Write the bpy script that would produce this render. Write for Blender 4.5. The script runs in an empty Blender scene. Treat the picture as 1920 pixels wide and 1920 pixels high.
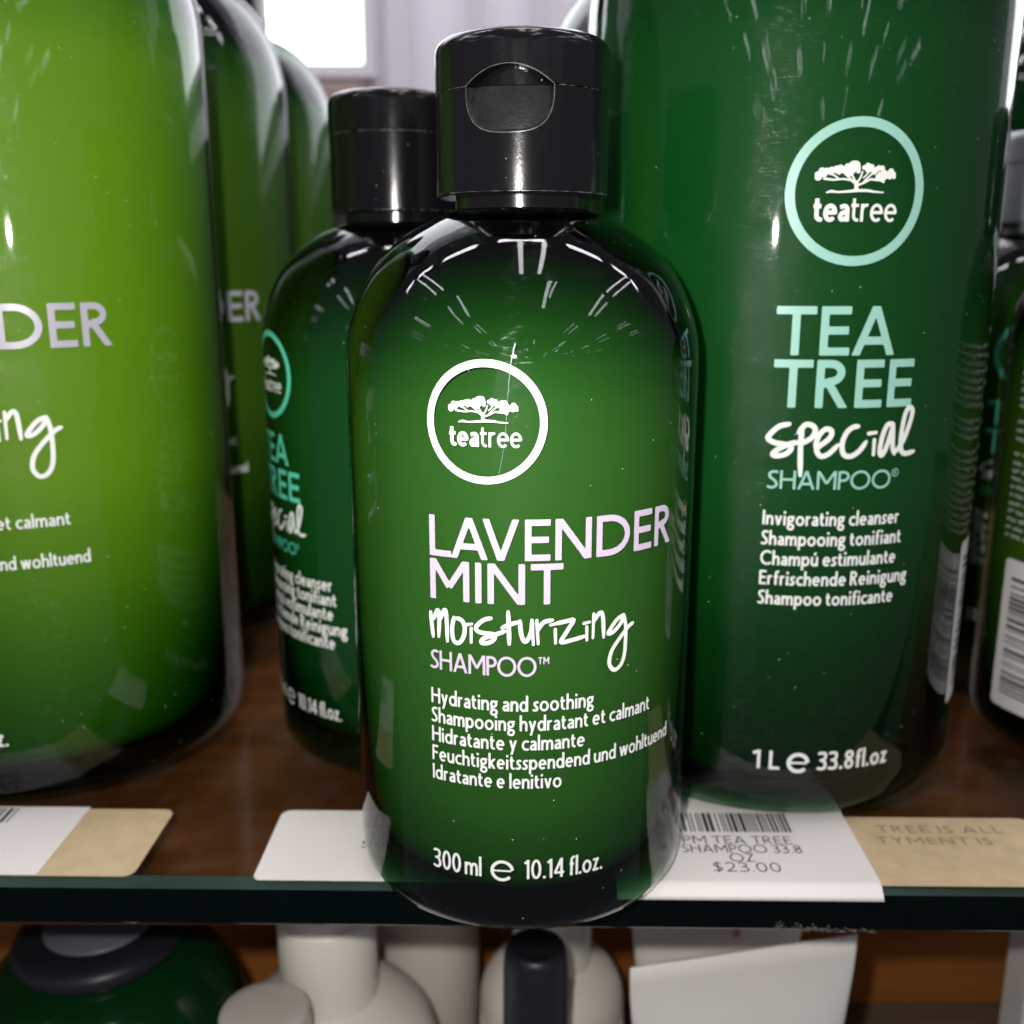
import bpy, bmesh, math, random
import numpy as np
from mathutils import Vector, Matrix
random.seed(4); rng = np.random.default_rng(4)
MM = 0.001
S = bpy.context.scene
COL = S.collection

# ---------------------------------------------------------------- camera, world, lamps, exposure
CAM_H = 126.6; PITCH = 13.5
cam = bpy.data.cameras.new('camera'); camo = bpy.data.objects.new('camera', cam); COL.objects.link(camo)
camo.location = (0, 0, CAM_H*MM); camo.rotation_euler = (math.radians(90-PITCH), 0, 0)
cam.sensor_width = 36; cam.sensor_height = 36; cam.lens = 36*1925/1920
cam.clip_start = 0.01; cam.clip_end = 60
cam.dof.use_dof = True; cam.dof.focus_distance = 0.176; cam.dof.aperture_fstop = 17
cam.dof.aperture_blades = 0
S.camera = camo

W = bpy.data.worlds.new('World'); S.world = W; W.use_nodes = True
wn = W.node_tree.nodes; wl = W.node_tree.links
wbg = wn['Background']; wbg.inputs[0].default_value = (0.80, 0.80, 0.92, 1); wbg.inputs[1].default_value = 0.16

def area(name, loc, rot, sx, sy, radiance, color=(1,1,1), disk=False):
    L = bpy.data.lights.new(name, 'AREA'); L.color = color
    if disk:
        L.shape = 'DISK'; L.size = sx; A = math.pi*sx*sx/4
    else:
        L.shape = 'RECTANGLE'; L.size = sx; L.size_y = sy; A = sx*sy
    L.energy = radiance*math.pi*A
    o = bpy.data.objects.new(name, L); COL.objects.link(o); o.location = loc; o.rotation_euler = rot
    return o
# phone flash beside the lens (a small round LED), facing the shelf
FLASH_POWER = 0.40
fl = area('phone_flash', (-0.0165, 0.0, 0.142), (math.radians(90-4), 0, 0), 0.0075, 0.0075, 1.0, (1.0, 0.97, 0.92), True)
fl.data.energy = FLASH_POWER; fl.data.spread = math.radians(135)
# fluorescent ceiling fixtures of the shop: pairs of tubes in rows running away behind the photographer
TUBE = 7.5
for ix in range(-3, 4):
    for iy in range(0, 6):
        X = ix*2.1 + 0.35 + random.uniform(-.35, .35); Y = -1.5 - iy*2.0 + random.uniform(-.4, .4)
        k = random.random()
        if k < .16 and iy > 0: continue
        for dx in ((-0.11, 0.11) if k < .8 else (0.1,)):
            area('ceiling_tube', (X+dx, Y, 2.05+random.uniform(-.1, .25)), (0, 0, random.uniform(-.05, .05)), random.choice((.05, .07, .09)), random.choice((.8, 1.1, 1.15)), TUBE*random.uniform(.7, 1.3), (0.93, 0.97, 1.0))
# fixtures over the bay right in front of the shelf
for X in (-2.1, 0.14, 2.3):
    for dx in (-0.16, 0.16):
        area('ceiling_tube', (X+dx, 0.0, 2.05), (0, 0, 0), 0.07, 1.15, 13.0, (0.97, 0.95, 1.0))
# added fill lamps, out of view, that brighten the back wall
for ix in range(-3, 4):
    area('wall_fill_lamp', (ix*0.75, 0.55, 1.7), (math.radians(52), 0, 0), 0.5, 0.2, 20.0, (0.98, 0.95, 1.0))

S.view_settings.view_transform = 'Standard'; S.view_settings.look = 'None'
S.view_settings.exposure = 0.0; S.view_settings.gamma = 1.0; S.view_settings.use_curve_mapping = False
S.render.engine = 'CYCLES'
S.cycles.use_denoising = True
S.cycles.max_bounces = 14; S.cycles.transparent_max_bounces = 24; S.cycles.glossy_bounces = 5; S.cycles.diffuse_bounces = 3
S.cycles.caustics_reflective = False; S.cycles.caustics_refractive = False
S.cycles.sample_clamp_indirect = 6

# ---------------------------------------------------------------- helpers
def link(name, me, mat=None, parent=None, loc=None, smooth=True):
    o = bpy.data.objects.new(name, me); COL.objects.link(o)
    if mat is not None:
        for m in (mat if isinstance(mat, (list, tuple)) else [mat]): me.materials.append(m)
    if smooth:
        me.polygons.foreach_set('use_smooth', [True]*len(me.polygons))
    if parent is not None: o.parent = parent
    if loc is not None: o.location = loc
    return o
def mesh(verts, faces):
    me = bpy.data.meshes.new('m'); me.from_pydata([tuple(v) for v in verts], [], faces); me.update(); return me
def empty(name, loc, rz=0.0, label=None, cat=None, group=None):
    o = bpy.data.objects.new(name, None); COL.objects.link(o); o.empty_display_size = 0.01
    o.location = [c*MM for c in loc]; o.rotation_euler = (0, 0, rz)
    tag(o, label, cat, group); return o
def tag(o, label=None, cat=None, group=None, kind=None):
    if label: o['label'] = label
    if cat: o['category'] = cat
    if group: o['group'] = group
    if kind: o['kind'] = kind
    return o
def catmull(pts, n=6, closed=False):
    P = [np.array(p, float) for p in pts]; out = []
    m = len(P)
    for i in range(m if closed else m-1):
        if closed: a, b, c, d = P[i-1], P[i], P[(i+1) % m], P[(i+2) % m]
        else: a, b, c, d = P[max(i-1, 0)], P[i], P[i+1], P[min(i+2, m-1)]
        for k in range(n):
            t = k/n
            out.append(0.5*((2*b)+(c-a)*t+(2*a-5*b+4*c-d)*t*t+(3*b-a-3*c+d)*t**3))
    if not closed: out.append(P[-1])
    return out
def lathe(profile, n=96, caps=(True, True), sx=1.0, sy=1.0):
    """profile: (r, z) in mm from bottom to top, revolved about z"""
    V = []; F = []
    for r, z in profile:
        for k in range(n):
            a = 2*math.pi*k/n; V.append((r*math.cos(a)*MM*sx, r*math.sin(a)*MM*sy, z*MM))
    m = len(profile)
    for i in range(m-1):
        for k in range(n):
            F.append((i*n+k, i*n+(k+1) % n, (i+1)*n+(k+1) % n, (i+1)*n+k))
    if caps[0]: F.append(tuple(range(n-1, -1, -1)))
    if caps[1]: F.append(tuple((m-1)*n+k for k in range(n)))
    return mesh(V, F)
def box(x0, x1, y0, y1, z0, z1, bev=0.0, seg=2):
    bm = bmesh.new(); bmesh.ops.create_cube(bm, size=1)
    for v in bm.verts:
        v.co = Vector(((x0+x1)/2+v.co.x*(x1-x0), (y0+y1)/2+v.co.y*(y1-y0), (z0+z1)/2+v.co.z*(z1-z0)))*MM
    if bev: bmesh.ops.bevel(bm, geom=list(bm.edges), offset=bev*MM, segments=seg, affect='EDGES', profile=0.5)
    me = bpy.data.meshes.new('m'); bm.to_mesh(me); bm.free(); return me

# ---------------------------------------------------------------- materials
def newmat(name):
    m = bpy.data.materials.new(name); m.use_nodes = True
    m.node_tree.nodes.clear(); out = m.node_tree.nodes.new('ShaderNodeOutputMaterial')
    return m, m.node_tree.nodes, m.node_tree.links, out
def principled(name, col, rough=0.5, spec=0.5, metal=0.0, noise=None, bump=None, coat=0.0, trans=0.0, sss=0.0):
    m, N, L, out = newmat(name)
    b = N.new('ShaderNodeBsdfPrincipled'); L.new(b.outputs[0], out.inputs[0])
    b.inputs['Base Color'].default_value = (*col, 1); b.inputs['Roughness'].default_value = rough
    b.inputs['Specular IOR Level'].default_value = spec; b.inputs['Metallic'].default_value = metal
    b.inputs['Coat Weight'].default_value = coat; b.inputs['Coat Roughness'].default_value = 0.05
    b.inputs['Transmission Weight'].default_value = trans
    if sss:
        b.inputs['Subsurface Weight'].default_value = sss; b.inputs['Subsurface Radius'].default_value = (0.004, 0.004, 0.003)
    if noise:
        sc, amt = noise; tc = N.new('ShaderNodeTexCoord'); nz = N.new('ShaderNodeTexNoise')
        nz.inputs['Scale'].default_value = sc; nz.inputs['Detail'].default_value = 5
        L.new(tc.outputs['Object'], nz.inputs['Vector'])
        mx = N.new('ShaderNodeMix'); mx.data_type = 'RGBA'
        mx.inputs[6].default_value = (*[c*(1-amt) for c in col], 1); mx.inputs[7].default_value = (*[min(1, c*(1+amt)) for c in col], 1)
        L.new(nz.outputs['Fac'], mx.inputs[0]); L.new(mx.outputs[2], b.inputs['Base Color'])
    if bump:
        sc, st, dist = bump; tc = N.new('ShaderNodeTexCoord'); nz = N.new('ShaderNodeTexNoise'); bp = N.new('ShaderNodeBump')
        nz.inputs['Scale'].default_value = sc; nz.inputs['Detail'].default_value = 4
        L.new(tc.outputs['Object'], nz.inputs['Vector']); L.new(nz.outputs['Fac'], bp.inputs['Height'])
        bp.inputs['Strength'].default_value = st; bp.inputs['Distance'].default_value = dist
        L.new(bp.outputs[0], b.inputs['Normal'])
    return m
def math_node(N, L, op, a, b=None, clamp=False):
    n = N.new('ShaderNodeMath'); n.operation = op; n.use_clamp = clamp
    for i, v in enumerate((a, b)):
        if v is None: continue
        if isinstance(v, (int, float)): n.inputs[i].default_value = v
        else: L.new(v, n.inputs[i])
    return n.outputs[0]
def tex_coord(N, L, scale=(1, 1, 1), loc=(0, 0, 0)):
    tc = N.new('ShaderNodeTexCoord'); mp = N.new('ShaderNodeMapping')
    mp.inputs['Scale'].default_value = scale; mp.inputs['Location'].default_value = loc
    L.new(tc.outputs['Object'], mp.inputs['Vector']); return mp.outputs[0]
def sheet_fresnel(N, L, f0=0.036):
    """reflectance of a thin clear sheet, the same from both of its sides (Schlick)"""
    g = N.new('ShaderNodeNewGeometry'); d = N.new('ShaderNodeVectorMath'); d.operation = 'DOT_PRODUCT'
    L.new(g.outputs['Normal'], d.inputs[0]); L.new(g.outputs['Incoming'], d.inputs[1])
    c = math_node(N, L, 'ABSOLUTE', d.outputs['Value'])
    k = math_node(N, L, 'POWER', math_node(N, L, 'SUBTRACT', 1.0, c, True), 5.0)
    return math_node(N, L, 'ADD', math_node(N, L, 'MULTIPLY', k, 1-f0), f0, True)
def dust_mask(N, L, scale, thr, cover):
    """sparse pin-head specks of dust"""
    v = N.new('ShaderNodeTexVoronoi'); v.inputs['Scale'].default_value = scale
    L.new(tex_coord(N, L), v.inputs['Vector'])
    near = math_node(N, L, 'LESS_THAN', v.outputs['Distance'], thr)
    sep = N.new('ShaderNodeSeparateColor'); L.new(v.outputs['Color'], sep.inputs[0])
    nz = N.new('ShaderNodeTexNoise'); nz.inputs['Scale'].default_value = 45; nz.inputs['Detail'].default_value = 3
    L.new(tex_coord(N, L), nz.inputs['Vector'])
    cov = math_node(N, L, 'MULTIPLY', math_node(N, L, 'SUBTRACT', nz.outputs['Fac'], .42, True), cover*7)
    keep = math_node(N, L, 'LESS_THAN', sep.outputs[0], cov)
    return math_node(N, L, 'MULTIPLY', near, keep)
def shell_mat(name, tint, rough=0.025, streak=0.05, streak_rough=0.28, dust=0.25, scratch=1.0, absorb=((.835, .900, .855), 1.0)):
    """clear tinted bottle wall: fresnel mirror over a tinted see-through sheet, with fine handling scratches and dust"""
    m, N, L, out = newmat(name)
    tr = N.new('ShaderNodeBsdfTransparent'); tr.inputs[0].default_value = (*tint, 1)
    gl = N.new('ShaderNodeBsdfGlossy'); gl.inputs['Roughness'].default_value = rough; gl.inputs[0].default_value = (1, 1, 1, 1)
    # very slight waviness of the blown plastic
    nz = N.new('ShaderNodeTexNoise'); nz.inputs['Scale'].default_value = 55; nz.inputs['Detail'].default_value = 1
    L.new(tex_coord(N, L, (1, 1, .35)), nz.inputs['Vector'])
    bp = N.new('ShaderNodeBump'); bp.inputs['Strength'].default_value = 0.10; bp.inputs['Distance'].default_value = 0.0006
    L.new(nz.outputs['Fac'], bp.inputs['Height']); L.new(bp.outputs[0], gl.inputs['Normal'])
    mix = N.new('ShaderNodeMixShader'); L.new(sheet_fresnel(N, L), mix.inputs[0]); L.new(tr.outputs[0], mix.inputs[1]); L.new(gl.outputs[0], mix.inputs[2])
    # scuffed lobe: circumferential micro scratches throw a vertical streak
    an = N.new('ShaderNodeBsdfAnisotropic'); an.inputs['Roughness'].default_value = streak_rough
    an.inputs['Anisotropy'].default_value = 0.9
    tg = N.new('ShaderNodeTangent'); tg.direction_type = 'RADIAL'; tg.axis = 'Z'; L.new(tg.outputs[0], an.inputs['Tangent'])
    an.inputs['Rotation'].default_value = 0.0
    sn = N.new('ShaderNodeTexNoise'); sn.inputs['Scale'].default_value = 1.0; sn.inputs['Detail'].default_value = 3; sn.inputs['Roughness'].default_value = .75
    L.new(tex_coord(N, L, (420, 420, 3600)), sn.inputs['Vector'])
    bp2 = N.new('ShaderNodeBump'); bp2.inputs['Strength'].default_value = 0.30*scratch; bp2.inputs['Distance'].default_value = 0.0002
    L.new(sn.outputs['Fac'], bp2.inputs['Height']); L.new(bp2.outputs[0], an.inputs['Normal'])
    rp = N.new('ShaderNodeValToRGB'); rp.color_ramp.elements[0].position = 0.55; rp.color_ramp.elements[1].position = 0.67
    L.new(sn.outputs['Fac'], rp.inputs[0])
    sep = N.new('ShaderNodeSeparateColor'); L.new(rp.outputs[0], sep.inputs[0])
    amt = math_node(N, L, 'MULTIPLY', sep.outputs[0], streak)
    mix2 = N.new('ShaderNodeMixShader'); L.new(amt, mix2.inputs[0]); L.new(mix.outputs[0], mix2.inputs[1]); L.new(an.outputs[0], mix2.inputs[2])
    last = mix2
    if dust:
        df = N.new('ShaderNodeBsdfDiffuse'); df.inputs[0].default_value = (.75, .76, .72, 1)
        k = dust_mask(N, L, 520, 0.055, dust)
        mix3 = N.new('ShaderNodeMixShader'); L.new(k, mix3.inputs[0]); L.new(last.outputs[0], mix3.inputs[1]); L.new(df.outputs[0], mix3.inputs[2])
        last = mix3
    L.new(last.outputs[0], out.inputs[0])
    # coloured plastic and thin product film: colour deepens with the length of the path through the bottle
    va = N.new('ShaderNodeVolumeAbsorption'); c = absorb[0]; ks = [-math.log(v)*1000*absorb[1] for v in c]; mx_ = max(ks)
    va.inputs['Color'].default_value = (*[1-k_/mx_ for k_ in ks], 1); va.inputs['Density'].default_value = mx_
    L.new(va.outputs[0], out.inputs['Volume'])
    return m
def liquid_mat(name, col, rough=0.55):
    return principled(name, col, rough, 0.15, noise=(14, 0.10))
def black_plastic(name, rough=0.3, dust=0.15, col=(.0045, .004, .005)):
    m, N, L, out = newmat(name)
    b = N.new('ShaderNodeBsdfPrincipled'); b.inputs['Base Color'].default_value = (*col, 1)
    b.inputs['Specular IOR Level'].default_value = 0.4
    nz = N.new('ShaderNodeTexNoise'); nz.inputs['Scale'].default_value = 1.0; nz.inputs['Detail'].default_value = 5; nz.inputs['Roughness'].default_value = .7
    L.new(tex_coord(N, L, (700, 700, 350)), nz.inputs['Vector'])
    mr = N.new('ShaderNodeMapRange'); mr.inputs['To Min'].default_value = rough*0.65; mr.inputs['To Max'].default_value = rough*1.4
    L.new(nz.outputs['Fac'], mr.inputs['Value']); L.new(mr.outputs[0], b.inputs['Roughness'])
    bp = N.new('ShaderNodeBump'); bp.inputs['Strength'].default_value = 0.10; bp.inputs['Distance'].default_value = 0.0001
    n2 = N.new('ShaderNodeTexNoise'); n2.inputs['Scale'].default_value = 3200; n2.inputs['Detail'].default_value = 2
    L.new(tex_coord(N, L), n2.inputs['Vector']); L.new(n2.outputs['Fac'], bp.inputs['Height']); L.new(bp.outputs[0], b.inputs['Normal'])
    df = N.new('ShaderNodeBsdfDiffuse'); df.inputs[0].default_value = (.6, .6, .6, 1)
    k = dust_mask(N, L, 650, 0.06, dust)
    mx = N.new('ShaderNodeMixShader'); L.new(k, mx.inputs[0]); L.new(b.outputs[0], mx.inputs[1]); L.new(df.outputs[0], mx.inputs[2])
    L.new(mx.outputs[0], out.inputs[0]); return m
def emit(name, col, strength):
    m, N, L, out = newmat(name); e = N.new('ShaderNodeEmission'); e.inputs[0].default_value = (*col, 1); e.inputs[1].default_value = strength
    L.new(e.outputs[0], out.inputs[0]); return m
def wood_mat(name, c0, c1, rough=0.45):
    m, N, L, out = newmat(name)
    b = N.new('ShaderNodeBsdfPrincipled'); b.inputs['Roughness'].default_value = rough; b.inputs['Specular IOR Level'].default_value = .3
    nz = N.new('ShaderNodeTexNoise'); nz.inputs['Scale'].default_value = 1; nz.inputs['Detail'].default_value = 7; nz.inputs['Roughness'].default_value = .62
    nz.inputs['Distortion'].default_value = 1.2
    L.new(tex_coord(N, L, (9, 60, 110)), nz.inputs['Vector'])
    rp = N.new('ShaderNodeValToRGB'); rp.color_ramp.elements[0].color = (*c0, 1); rp.color_ramp.elements[1].color = (*c1, 1)
    rp.color_ramp.elements[0].position = .3; rp.color_ramp.elements[1].position = .7
    L.new(nz.outputs['Fac'], rp.inputs[0]); L.new(rp.outputs[0], b.inputs['Base Color']); L.new(b.outputs[0], out.inputs[0])
    return m

M_white = principled('white_ink', (.80, .82, .78), .45, .3)
M_lav = principled('lavender_ink', (.60, .50, .64), .35, .4)
M_lav2 = principled('dull_lavender_ink', (.42, .40, .46), .30, .6)
M_mint = principled('pale_mint_ink', (.30, .58, .48), .4, .4)
M_teal = principled('teal_mint_ink', (.10, .60, .40), .4, .4)
M_grey_ink = principled('grey_ink', (.34, .35, .34), .5, .3)
M_black_ink = principled('black_ink', (.03, .03, .035), .6, .2)
M_faint_ink = principled('faint_brown_ink', (.30, .235, .14), .6, .2)
M_shell = shell_mat('clear_green_plastic', (.93, .96, .93), streak=0.022, streak_rough=.09)
M_shell_worn = shell_mat('scuffed_green_plastic', (.93, .96, .93), rough=.03, streak=0.065, streak_rough=.10, dust=.3, scratch=1.6)
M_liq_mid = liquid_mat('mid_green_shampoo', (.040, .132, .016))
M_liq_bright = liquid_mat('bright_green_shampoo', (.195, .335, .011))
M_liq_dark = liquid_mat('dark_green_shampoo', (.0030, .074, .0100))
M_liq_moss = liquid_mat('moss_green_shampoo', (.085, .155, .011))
M_cap = black_plastic('black_cap_plastic', .14)
M_scuff = principled('scuffed_black_plastic', (.009, .0085, .009), .30, .5, noise=(900, .8), bump=(1500, .45, .00012))
M_edge_glint = principled('worn_edge_highlight', (.085, .085, .09), .3, .5, noise=(1500, .7))  # lighter grey for worn cap edges and the highlights painted along them
M_capgrey = principled('silver_grey_cap', (.36, .35, .38), .3, .5, bump=(900, .1, .0001))
# ---------------------------------------------------------------- lettering: strokes -> distance field -> flat mesh
def arc(cx, cy, rx, ry, a0, a1, n=None):
    n = n or max(6, int(abs(a1-a0)/12))
    return [(cx+rx*math.cos(math.radians(a0+(a1-a0)*k/n)), cy+ry*math.sin(math.radians(a0+(a1-a0)*k/n))) for k in range(n+1)]
def cm(pts, n=5): return [tuple(p) for p in catmull(pts, n)]
XH = 0.66
def glyph(ch, w):
    """(advance width, strokes); every stroke is (points, clip) with cap height 1 and half stroke w; ends are cut square"""
    c1 = (0, 1); st = []
    def s(p, clip=None): st.append((p, clip))
    if ch == ' ': return .26, []
    if ch == 'L': s([(w, 0), (w, 1)]); s([(w, w), (.50, w)]); W_ = .50
    elif ch == 'A':
        W_ = .80; s([(w*.8, -.06), (W_/2, 1.0)], c1); s([(W_-w*.8, -.06), (W_/2, 1.0)], c1); s([(.19, .30), (W_-.19, .30)])
    elif ch == 'V': W_ = .76; s([(w*.8, 1.06), (W_/2, 0.0)], c1); s([(W_-w*.8, 1.06), (W_/2, 0.0)], c1)
    elif ch == 'E': W_ = .52; s([(w, 0), (w, 1)]); s([(w, 1-w), (W_, 1-w)]); s([(w, .51), (W_-.03, .51)]); s([(w, w), (W_, w)])
    elif ch == 'F': W_ = .50; s([(w, 0), (w, 1)]); s([(w, 1-w), (W_, 1-w)]); s([(w, .52), (W_-.04, .52)])
    elif ch == 'N': W_ = .78; s([(w, 0), (w, 1)]); s([(W_-w, 0), (W_-w, 1)]); s([(w*.9, 1.02), (W_-w*.9, -.02)], c1)
    elif ch == 'D': W_ = .82; s([(w, 0), (w, 1)]); s([(w, 1-w), (.30, 1-w)]+arc(.30, .5, W_-w-.30, .5-w, 88, -90)+[(w, w)])
    elif ch == 'R': W_ = .60; s([(w, 0), (w, 1)]); s([(w, 1-w), (.25, 1-w)]+arc(.25, .735, .50-w-.25+.02, .265-w, 85, -90)+[(w, .47+w*0)]); s([(.25, .48), (W_-w*.9, -.04)], c1)
    elif ch == 'P': W_ = .54; s([(w, 0), (w, 1)]); s([(w, 1-w), (.25, 1-w)]+arc(.25, .71, W_-w-.25, .29-w, 85, -90)+[(w, .42+w)])
    elif ch == 'M': W_ = .90; s([(w, 0), (w, 1)]); s([(W_-w, 0), (W_-w, 1)]); s([(w*.9, 1.02), (W_/2, .33)], c1); s([(W_-w*.9, 1.02), (W_/2, .33)], c1)
    elif ch == 'I': W_ = 2*w; s([(w, 0), (w, 1)])
    elif ch == 'T': W_ = .66; s([(W_/2, 0), (W_/2, 1)]); s([(0, 1-w), (W_, 1-w)])
    elif ch == 'H': W_ = .72; s([(w, 0), (w, 1)]); s([(W_-w, 0), (W_-w, 1)]); s([(w, .52), (W_-w, .52)])
    elif ch == 'S':
        W_ = .48; s(cm([(W_-.05, .90), (W_*.66, 1-w), (W_*.36, .965-w), (w+.01, .77), (W_*.32, .585), (W_*.68, .44), (W_-w, .24), (W_*.64, w+.03), (W_*.34, w), (.02, .12)]))
    elif ch == 'O': W_ = .98; s(arc(W_/2, .5, W_/2-w, .515-w, 90, 450, 40))
    elif ch == 'C': W_ = .80; s(arc(.5, .5, .5-w, .515-w, 48, 312, 28))
    elif ch == 'Z': W_ = .62; s([(.03, 1-w), (W_, 1-w)]); s([(0, w), (W_, w)]); s([(W_-w*1.2, 1.02), (w*1.2, -.02)], c1)
    elif ch == 'Y': W_ = .66; s([(W_/2, 0), (W_/2, .45)]); s([(W_/2, .45), (w*.8, 1.05)], c1); s([(W_/2, .45), (W_-w*.8, 1.05)], c1)
    elif ch == 'X': W_ = .66; s([(w, -.03), (W_-w, 1.03)], c1); s([(W_-w, -.03), (w, 1.03)], c1)
    elif ch == 'a':
        W_ = .47; s([(W_-w, 0), (W_-w, .42)]+arc(.24, XH-.235, W_-w-.24, .235-w, 0, 120)+[(.06, XH-.13)]); s([(W_-w, .385), (.30, .37)]+cm([(.30, .37), (w+.05, .29), (w, .17), (.15, w), (.30, w+.04), (W_-w, .17)]))
    elif ch == 'b': W_ = .58; s([(w, 0), (w, 1.03)]); s(arc(.30, XH/2, W_-w-.30, XH/2-w+.01, 0, 360, 26))
    elif ch == 'c': W_ = .48; s(arc(.33, XH/2, .33-w, XH/2-w+.01, 55, 305, 20))
    elif ch == 'd': W_ = .60; s([(W_-w, 0), (W_-w, 1.03)]); s(arc(.29, XH/2, .29-w, XH/2-w+.01, 0, 360, 26))
    elif ch == 'e': W_ = .58; s([(w, .34), (W_-w, .34)]+arc(W_/2, XH/2, W_/2-w, XH/2-w+.01, 4, 312, 24))
    elif ch == 'f': W_ = .36; s([(.15, 0), (.15, .80)]+arc(.33, .80, .18, .22-w, 180, 80)); s([(.01, XH-w), (.33, XH-w)])
    elif ch == 'g':
        W_ = .54; s(arc(.25, .43, .23-w+.02, .235-w, 0, 360, 24)); s([(.36, XH-w), (W_, XH-w)]); s(cm([(.15, .24), (.09, .15), (.20, .085), (.36, .06), (W_-w, -.06), (.40, -.23), (.22, -.25), (w, -.16), (.10, -.02), (.22, .07)]))
    elif ch == 'h': W_ = .54; s([(w, 0), (w, 1.03)]); s([(w, .40)]+arc(.29, .40, W_-w-.29, XH-w-.40+.01, 150, 0)+[(W_-w, 0)])
    elif ch == 'i': W_ = 2*w+.02; s([(w+.01, 0), (w+.01, XH)]); s([(w+.01, .80), (w+.01, .80+2.2*w)])
    elif ch == 'k': W_ = .52; s([(w, 0), (w, 1.03)]); s([(w, .28), (.46, XH+.03)], (0, XH)); s([(.17, .36), (W_-w, -.04)], (0, 1))
    elif ch == 'l': W_ = 2*w; s([(w, 0), (w, 1.03)])
    elif ch == 'm':
        W_ = .86; s([(w, 0), (w, XH)])
        for x0, x1 in ((w, .43), (.43, W_-w)): s([(x0, .42)]+arc((x0+x1)/2+.02, .42, (x1-x0)/2-.02, XH-w-.42+.01, 150, 0)+[(x1, 0)])
    elif ch == 'n': W_ = .54; s([(w, 0), (w, XH)]); s([(w, .40)]+arc(.29, .40, W_-w-.29, XH-w-.40+.01, 150, 0)+[(W_-w, 0)])
    elif ch == 'o': W_ = .64; s(arc(W_/2, XH/2, W_/2-w, XH/2-w+.01, 90, 450, 30))
    elif ch == 'p': W_ = .60; s([(w, -.29), (w, XH)]); s(arc(.31, XH/2, W_-w-.31, XH/2-w+.01, 0, 360, 26))
    elif ch == 'r': W_ = .36; s([(w, 0), (w, XH)]); s([(w, .42)]+arc(.26, .42, .2, XH-w-.42+.01, 150, 75))
    elif ch == 's': W_ = .38; s(cm([(W_-.04, XH-.08), (W_*.6, XH-w), (w+.03, XH-.14), (W_*.4, .37), (W_*.66, .29), (W_-w-.01, .17), (W_*.55, w), (W_*.3, w+.005), (.02, .09)]))
    elif ch == 't': W_ = .37; s([(.08+w*.8, .86), (.08+w*.8, .24)]+arc(.25+w*.8, .24, .17, .24-w, 180, 282)); s([(0, XH-w), (.34, XH-w)])
    elif ch in ('u', '\u00fa'):
        W_ = .54; s([(w, XH), (w, .26)]+arc(.25, .26, .25-w, .26-w+.01, 180, 330)+[(W_-w, .26)]); s([(W_-w, 0), (W_-w, XH)])
        if ch != 'u': s([(.24, .76), (.36, .95)])
    elif ch == 'v': W_ = .54; s([(w*.9, XH+.05), (W_/2, 0)], (0, XH)); s([(W_-w*.9, XH+.05), (W_/2, 0)], (0, XH))
    elif ch == 'w':
        W_ = .82
        for a, b in ((w*.9, .24), (W_/2, .24), (W_/2, .58), (W_-w*.9, .58)): s([(a, XH+.05), (b, 0)], (0, XH))
    elif ch == 'y': W_ = .54; s([(w*.9, XH+.05), (.28, .02)], (0, XH)); s([(W_-w*.9, XH+.05), (.14, -.32)], (-.28, XH))
    elif ch == 'z': W_ = .48; s([(.02, XH-w), (W_, XH-w)]); s([(0, w), (W_, w)]); s([(W_-w*1.3, XH), (w*1.3, 0)], (0, XH))
    elif ch == '.': W_ = 2.3*w; s([(1.15*w, 0), (1.15*w, 2.2*w)])
    elif ch == '0': W_ = .56; s(arc(W_/2, .5, W_/2-w, .51-w, 90, 450, 30))
    elif ch == '1': W_ = .26; s([(W_-w, 0), (W_-w, 1)]); s([(W_-w, .97-w*.3), (0, .80)], c1)
    elif ch == '2': W_ = .54; s(cm([(.05, .82), (.16, 1-w), (.34, 1-w), (W_-w-.03, .76), (.38, .42), (.06, w)], 6)); s([(0, w), (W_, w)])
    elif ch == '3': W_ = .52; s(cm([(.05, .90), (.2, 1-w), (.40, .92-w*.5), (.42, .68), (.30, .55), (.16, .53)])); s(cm([(.16, .53), (.34, .50), (W_-w, .29), (.38, w+.03), (.18, w), (.02, .11)]))
    elif ch == '4': W_ = .60; s([(.43, 0), (.43, 1)]); s([(.43, .99), (.04, .24)], c1); s([(.01, .25), (W_, .25)])
    elif ch == '8': W_ = .54; s(arc(W_/2, .755, .215-w*.4, .245-w, 90, 450, 24)); s(arc(W_/2, .275, W_/2-w, .285-w, 90, 450, 24))
    elif ch == '$':
        W_ = .5; s(cm([(W_-.05, .86), (W_*.66, .95-w), (W_*.36, .93-w), (w+.01, .75), (W_*.32, .575), (W_*.68, .44), (W_-w, .26), (W_*.64, w+.07), (W_*.34, w+.05), (.02, .16)])); s([(W_/2, -.06), (W_/2, 1.06)])
    else: raise ValueError(ch)
    return W_, st
def segs_of(points, r, clip=None, flat=True):
    """points (x, y) or (x, y, r) -> list of segments x0 y0 x1 y1 r0 r1 flat0 flat1 clip"""
    out = []; n = len(points)
    for i in range(n-1):
        a, b = points[i], points[i+1]
        if abs(a[0]-b[0])+abs(a[1]-b[1]) < 1e-9: continue
        out.append((a[0], a[1], b[0], b[1], a[2] if len(a) > 2 else r, b[2] if len(b) > 2 else r, flat and i == 0, flat and i == n-2, clip))
    if flat and n > 2 and abs(points[0][0]-points[-1][0])+abs(points[0][1]-points[-1][1]) < 1e-6:
        out = [o[:6]+(False, False, o[8]) for o in out]
    return out
KERN = {'LA': -.10, 'AV': -.22, 'TR': -.04, 'EA': -.03, 'PO': -.03}
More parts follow.
